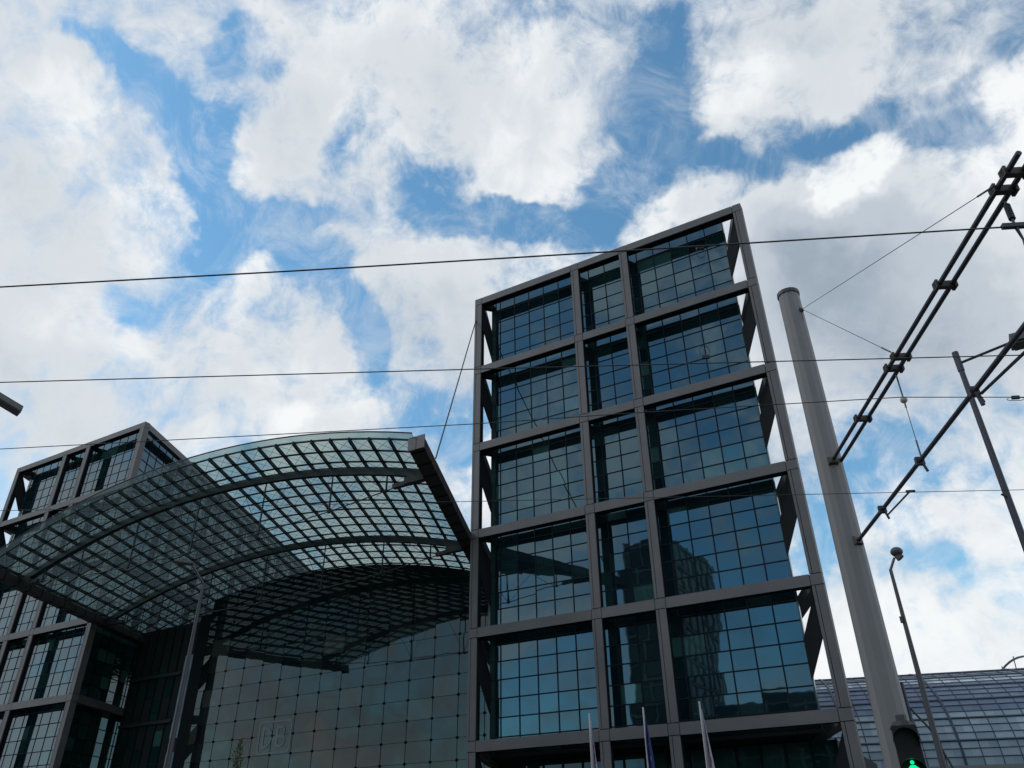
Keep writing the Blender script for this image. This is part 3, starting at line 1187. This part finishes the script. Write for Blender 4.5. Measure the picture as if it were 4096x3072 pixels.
# registration arms
m = MB()
c = B2a + b2d * (on_z(3534, 2038, zb2) - B2a).dot(b2d)
tip = on_z(3640, 1965, 6.0)
m.tube([c + Vector((0.05, 0, -0.1)), tip], 0.013, 6)
m.bar(tip - Vector((0.05, 0.02, 0)), tip + Vector((0.06, 0.03, 0)), 0.03, 0.03)
m.build('registration_arm', M['galv'], b2)
m = MB()
c = B2a + b2d * (on_z(3905, 1560, zb2) - B2a).dot(b2d)
tip = on_z(4140, 1370, 6.0)
m.tube([c + Vector((0.05, 0, -0.06)), tip], 0.018, 6)
m.tube([c + Vector((0, 0, 0.03)), c + Vector((0.03, 0.01, -0.2))], 0.026, 6)
m.build('registration_arm', M['galv'], b2)
# tension rods from the mast head to the upper beam
att = Vector((mx_ + 0.2, my_ - 0.09, 11.05))
m = MB()
m.ball(att + Vector((-0.03, 0, -0.02)), 0.06, 8, 6)
m.bar(att + Vector((-0.05, 0, 0.05)), att + Vector((-0.05, 0, -0.28)), 0.05, 0.06)
m.build('eye_bracket', M['brass'], mast)
for (u, v) in ((3975, 745), (3562, 1408)):
    q = on_z(u, v, zb1)
    m = MB()
    m.tube([att, q], 0.005, 6)
    m.tube([q + (att - q).normalized() * 0.35, q], 0.011, 6)
    m.build('tension_rod', M['galv'], mast)
# droppers with insulators
top = B1a + bd * (on_z(3572, 1495, zb1) - B1a).dot(bd) + bn * 0.155
bot = B2a + b2d * (on_z(3678, 1835, zb2) - B2a).dot(b2d)
m = MB()
m.tube([top, top.lerp(bot, 0.42)], 0.013, 6)
m.tube([top.lerp(bot, 0.42), bot.lerp(top, 0.15)], 0.006, 6)
m.tube([bot.lerp(top, 0.2), bot], 0.013, 6)
dr = m.build('dropper', M['galv'], mast)
m = MB()
m.ball(top.lerp(bot, 0.33), 0.05, 12, 8, (1, 1, 1.0))
m.build('insulator', M['cream'], dr)
W1p = on_z(4060, 903, 7.2)
top = B1a + bd * (on_z(4015, 800, zb1) - B1a).dot(bd) + bn * 0.155
m = MB()
m.tube([top, W1p], 0.014, 6)
dr = m.build('dropper', M['galv'], mast)
m = MB()
for k in range(9):
    c = top.lerp(W1p, 0.25 + 0.06 * k)
    m.tube([c - (W1p - top).normalized() * 0.008, c + (W1p - top).normalized() * 0.008], 0.034, 10)
m.build('insulator', M['galv'], dr)
m = MB()
m.bar(W1p - rd * 0.13, W1p + rd * 0.3, 0.05, 0.05)
m.tube([W1p, W1p + Vector((0.02, 0.02, -0.18)), on_z(4140, 1130, 6.5)], [0.02, 0.012, 0.006], 6)
m.build('clamp', M['galv'], dr)

# ------------------------------------------------------------------ tram wires
K = 1.8517


def wire(pts, z, r, label):
    P = [on_z(x * K, y * K, z) for x, y in pts]
    a = P[0] + (P[0] - P[1]).normalized() * 60
    b = P[-1] + (P[-1] - P[-2]).normalized() * 60
    m = MB()
    m.tube([a] + P + [b], r, 6)
    return tag(m.build('tram_wire', M['wire']), label, 'wire', 'tram wires above the street')


wire([(0, 620), (640, 585), (1250, 548), (2180, 490)], 7.2, 0.009, 'topmost and thickest tram wire, crossing the upper right corner of the right block')
wire([(0, 826), (1040, 797), (2212, 767)], 6.0, 0.0058, 'second tram wire from the top, passing just under the mast head')
wire([(0, 970), (1020, 916), (1400, 890), (1690, 873), (1945, 858), (2212, 858)], 6.0, 0.005, 'third tram wire from the top, crossing the roof of the left block')
wire([(0, 1103), (1030, 1083), (2212, 1058)], 6.0, 0.0045, 'lowest tram wire, crossing the arched canopy')

# loops of feeder cable clipped to the wires
def loop(u, v, z, r, drop, label):
    c = on_z(u, v, z)
    m = MB()
    m.tube([c + rd * (r * sin(2 * pi * i / 14)) + Vector((0, 0, -drop * (1 - cos(2 * pi * i / 14)) / 2)) for i in range(13)], 0.004, 5)
    m.bar(c - rd * 0.04, c + rd * 0.04, 0.03, 0.035)
    tag(m.build('cable_loop', M['wire']), label, 'cable', 'small cable loops clipped to the tram wires')


loop(2800, 993, 7.2, 0.05, 0.13, 'small cable loop hanging from the topmost tram wire')
loop(2822, 1428, 6.0, 0.05, -0.14, 'small cable loop standing up from the second tram wire')
loop(4062, 1590, 6.0, 0.10, 0.04, 'cable clip and loop on the third tram wire near the right edge')
# railway mast before the train hall
q = at_r(3606, 2728, 58)
r_ = empty('railway_mast', (q.x, q.y, 0), 'thin dark railway mast with a bent arm before the train hall, beside the thick mast', 'mast')
m = MB()
m.tube([(q.x, q.y, 0), (q.x, q.y, q.z)], [0.16, 0.1], 8)
m.build('pole', M['hallsteel'], r_)
m = MB()
m.tube([(q.x, q.y, q.z - 1.4), (q.x + 0.9, q.y, q.z - 2.8), (q.x + 1.7, q.y + 0.1, q.z - 5.4), (q.x + 1.9, q.y + 0.1, q.z - 8)], 0.07, 6)
m.build('arm', M['brass'], r_)

# ------------------------------------------------------------------ street lamps
# lamp with round head, right of the mast
p = at_r(3590, 2205, 30)
px_, py_ = 29.28, -19.17
r_ = empty('street_lamp', (px_, py_, 0), 'slim street lamp with a small oval head, right of the thick mast', 'street lamp')
m = MB()
m.tube([(px_, py_, 0), (px_, py_, 6.6), (px_, py_, 10.4)], [0.105, 0.085, 0.055], 8)
m.build('pole', M['pole'], r_)
m = MB()
m.tube([(px_, py_, 10.38), (px_ + 0.22, py_, 10.78)], 0.045, 6)
m.build('arm', M['pole'], r_)
m = MB()
m.ball((px_ + 0.34, py_, 10.97), 0.2, 12, 8, (1.05, 1, 0.85))
m.tube([(px_ + 0.3, py_, 10.9), (px_ + 0.42, py_, 10.72)], [0.1, 0.14], 8)
m.build('lamp_head', M['pole'], r_)
m = MB()
m.box(px_ - 0.12, px_ - 0.02, py_ - 0.1, py_ + 0.02, 8.55, 8.75)
m.build('clamp', M['pole'], r_)
# dark pole with a box head cut by the right edge
px_, py_ = 32.49, -31.17
r_ = empty('street_lamp', (px_, py_, 0), 'dark slim pole with a flat lamp head cut off by the right edge', 'street lamp')
m = MB()
m.tube([(px_, py_, 0), (px_, py_, 9.0), (px_, py_, 11.45)], [0.085, 0.065, 0.055], 8)
m.tube([(px_, py_, 11.0), (px_, py_, 11.5)], 0.07, 8)
m.build('pole', M['galv'], r_)
m = MB()
m.tube([(px_, py_, 11.2), (33.6, -31.3, 11.33)], 0.03, 6)
m.build('arm', M['galv'], r_)
m = MB()
m.box(33.55, 34.5, -31.55, -31.1, 11.22, 11.4)
lh = m.build('lamp_head', M['lamp'], r_)
m = MB()
m.box(33.6, 34.45, -31.5, -31.15, 11.17, 11.218)
m.build('lamp_glass', M['lampdark'], lh)
m = MB()
m.tube([(px_ - .1, py_ - .1, 8.0), (px_ + .05, py_, 7.9)], 0.02, 6)
m.build('hook', M['galv'], r_)


def wedge_lamp(root, tip, back, width, thick):
    """flat tilted lamp head from the pole (back) to its tip"""
    tip, back = Vector(tip), Vector(back)
    m = MB()
    m.bar(back, tip, width, thick)
    o = m.build('lamp_head', M['lamp'], root)
    m = MB()
    dn = Vector((0, 0, -1))
    m.bar(back.lerp(tip, 0.06) + dn * (thick * 0.5 + 0.01), back.lerp(tip, 0.97) + dn * (thick * 0.5 + 0.01), width * 0.92, 0.03)
    m.build('lamp_glass', M['lampdark'], o)


# lamp before the canopy
px_, py_ = 7.62, -30.4
r_ = empty('street_lamp', (px_, py_, 0), 'grey street lamp with a flat tilted head in front of the arched canopy', 'street lamp')
m = MB()
m.tube([(px_, py_, 0), (px_, py_, 5), (px_, py_, 10.45)], [0.1, 0.085, 0.05], 8)
m.build('pole', M['pole'], r_)
m = MB()
m.tube([(px_, py_, 10.4), (px_ - 0.32, py_ - 0.38, 11.05)], 0.05, 6)
m.build('arm', M['pole'], r_)
wedge_lamp(r_, at_r(702, 2245, 30.2), Vector((px_ - 0.3, py_ - 0.36, 11.12)), 0.3, 0.07)
# lamp whose head enters at the left edge
hp0, hp1 = at_r(-60, 1560, 20), at_r(82, 1645, 20)
r_ = empty('street_lamp', (hp0.x - 0.9, hp0.y - 0.4, 0), 'flat lamp head sticking in from the left edge of the picture', 'street lamp')
m = MB()
m.tube([(hp0.x - 0.9, hp0.y - 0.4, 0), (hp0.x - 0.9, hp0.y - 0.4, 10.9)], [0.11, 0.07], 8)
m.build('pole', M['pole'], r_)
m = MB()
m.tube([(hp0.x - 0.9, hp0.y - 0.4, 10.8), hp0], 0.05, 6)
m.build('arm', M['pole'], r_)
wedge_lamp(r_, hp1, hp0, 0.36, 0.13)

# ------------------------------------------------------------------ flags
random.seed(3)


def flag(x, y, h, kind, label):
    r = empty('flagpole', (x, y, 0), label, 'flag', 'flags on white poles before the right block')
    m = MB()
    m.tube([(x, y, 0), (x, y, h)], [0.075, 0.04], 8)
    m.ball((x, y, h), 0.05, 8, 5)
    m.build('pole', M['flagpole'], r)
    m = MB()
    mk = MB()
    nz, nu = 26, 8
    Lf = 4.6
    off = random.uniform(0, 6)

    def P(i, j, d=0.0):
        z = h - 0.3 - Lf * i / nz
        wd = 0.05 + 0.36 * min(1, (i / nz) * 1.9) ** 0.8
        q = j / nu
        return (x + 0.06 + wd * q * 0.8, y - 0.05 + 0.09 * sin(q * 9 + off + i * 0.22) * min(1, i / 6) - d, z - 0.6 * q * min(1, i / 10))
    for i in range(nz):
        for j in range(nu):
            m.face([P(i + 1, j), P(i + 1, j + 1), P(i, j + 1), P(i, j)])
    cl = m.build('flag_cloth', M['flagblue' if kind == 'blue' else 'flagwhite'], r, True)
    if kind == 'blue':
        for (i, j) in ((6, 2), (6, 3), (7, 4), (8, 5), (7, 2), (8, 3), (14, 2), (14, 3), (15, 4), (19, 3), (20, 4), (19, 4)):
            mk.face([P(i + 1, j, .012), P(i + 1, j + 0.7, .012), P(i + 0.2, j + 0.7, .012), P(i + 0.2, j, .012)])
        mk.build('flag_mark', M['flagwhite'], cl)
    else:
        for i in range(5, 12):
            for j in ((3, 4, 5) if i % 3 else (4, 5, 6)):
                mk.face([P(i + 1, j, .012), P(i + 1, j + 0.8, .012), P(i, j + 0.8, .012), P(i, j, .012)])
        mk.build('flag_mark', M['flagred'], cl)
    return r


for (u, v), kind, lb in (((2357, 2858), 'white', 'white furled flag with a red mark on the leftmost of the three white poles'),
                         ((2572, 2833), 'blue', 'dark blue furled flag on the middle white pole'),
                         ((2797, 2810), 'white', 'white furled flag with red markings on the rightmost and tallest-looking white pole')):
    q = at_r(u, v, 40)
    flag(q.x, q.y, q.z, kind, lb)

# ------------------------------------------------------------------ pedestrian signal
tx, ty = 30.27, -40.15
r_ = empty('traffic_light', (tx, ty, 0), 'black pedestrian signal showing green at the foot of the thick mast', 'traffic light')
vd = Vector((CAM.x - tx, CAM.y - ty, 0)).normalized()
vx = Vector((-vd.y, vd.x, 0))
m = MB()
m.tube([Vector((tx, ty, 0)) - vd * 0.16, Vector((tx, ty, 2.85)) - vd * 0.16], 0.05, 8)
m.build('pole', M['pole'], r_)
zt = 2.72
m = MB()
m.bar(Vector((tx, ty, 2.14)), Vector((tx, ty, zt)), 0.30, 0.22, vx)
m.tube([Vector((tx, ty, zt - 0.01)), Vector((tx, ty, zt + 0.05))], [0.13, 0.08], 10)
hb = m.build('housing', M['black'], r_)
gc = Vector((tx, ty, 2.31)) + vd * 0.0
rc_ = Vector((tx, ty, 2.57))


def disc(mb, c, r, d, n=20):
    mb.face([c + vd * d + vx * (r * cos(2 * pi * i / n)) + Vector((0, 0, r * sin(2 * pi * i / n))) for i in range(n)])


for c in (gc, rc_):
    m = MB()
    for i in range(14):                           # visor: open hood over the lens
        a0, a1 = radians(-20 + 220 * i / 14), radians(-20 + 220 * (i + 1) / 14)
        q = [c + vx * (0.115 * cos(a)) + Vector((0, 0, 0.115 * sin(a))) for a in (a0, a1)]
        m.face([q[0] + vd * 0.1, q[1] + vd * 0.1, q[1] + vd * 0.28, q[0] + vd * 0.28])
    m.build('visor', M['black'], hb)
m = MB()
s_ = 0.0165


def gp(a, b):
    return gc + vd * 0.165 + vx * (a * s_) + Vector((0, 0, b * s_))


# walking figure
m.face([gp(1.1 * cos(a), 5.4 + 1.1 * sin(a)) for a in [2 * pi * i / 10 for i in range(10)]])
m.face([gp(-1.3, -0.2), gp(1.3, -0.2), gp(1.2, 4), gp(-1.2, 4)])
m.face([gp(-1.2, 3.9), gp(-3.6, 1.6), gp(-2.9, 0.8), gp(-0.8, 2.6)])
m.face([gp(1.2, 3.9), gp(3.6, 1.8), gp(2.9, 1.0), gp(0.8, 2.6)])
m.face([gp(-1.3, -0.1), gp(-3.6, -5), gp(-2.4, -5.4), gp(0.2, -0.2)])
m.face([gp(1.3, -0.1), gp(3.4, -5), gp(2.2, -5.4), gp(-0.2, -0.2)])
m.build('lit_figure', M['green'], hb)
m = MB()
disc(m, gc, 0.105, 0.12)
disc(m, rc_, 0.105, 0.12)
m.build('lens', M['black'], hb)

# ------------------------------------------------------------------ young tree before the hall
q = at_r(965, 2950, 36)
r_ = empty('young_tree', (q.x, q.y, 0), 'slender young tree whose leafy top shows before the lower left of the glass wall', 'tree')
m = MB()
m.tube([(q.x, q.y, 0), (q.x + 0.05, q.y, 3), (q.x, q.y, q.z - 0.1)], [0.06, 0.04, 0.012], 7)
random.seed(11)
for k in range(16):
    z = 2.2 + (q.z - 2.5) * k / 16
    a = random.uniform(0, 6.28)
    l_ = 0.25 + 0.5 * (1 - k / 16)
    m.tube([(q.x, q.y, z), (q.x + l_ * cos(a), q.y + l_ * sin(a), z + 0.35)], [0.015, 0.005], 4)
m.build('trunk', M['bark'], r_)
m = MB()
for k in range(1500):
    t = random.random() ** 0.8
    z = q.z - (q.z - 2.2) * t
    rad = (0.10 + 0.75 * t) * (0.5 + 0.5 * abs(sin(z * 4.1 + 1)))
    a = random.uniform(0, 6.28)
    rr_ = rad * sqrt(random.random())
    c = Vector((q.x + rr_ * cos(a), q.y + rr_ * sin(a), z))
    u_ = Vector((random.gauss(0, 1), random.gauss(0, 1), random.gauss(0, 1))).normalized() * 0.045
    v_ = u_.cross(Vector((random.gauss(0, 1), random.gauss(0, 1), random.gauss(0, 1)))).normalized() * 0.028
    m.face([c - u_, c + v_, c + u_, c - v_])
m.build('crown', M['leaf'], r_)
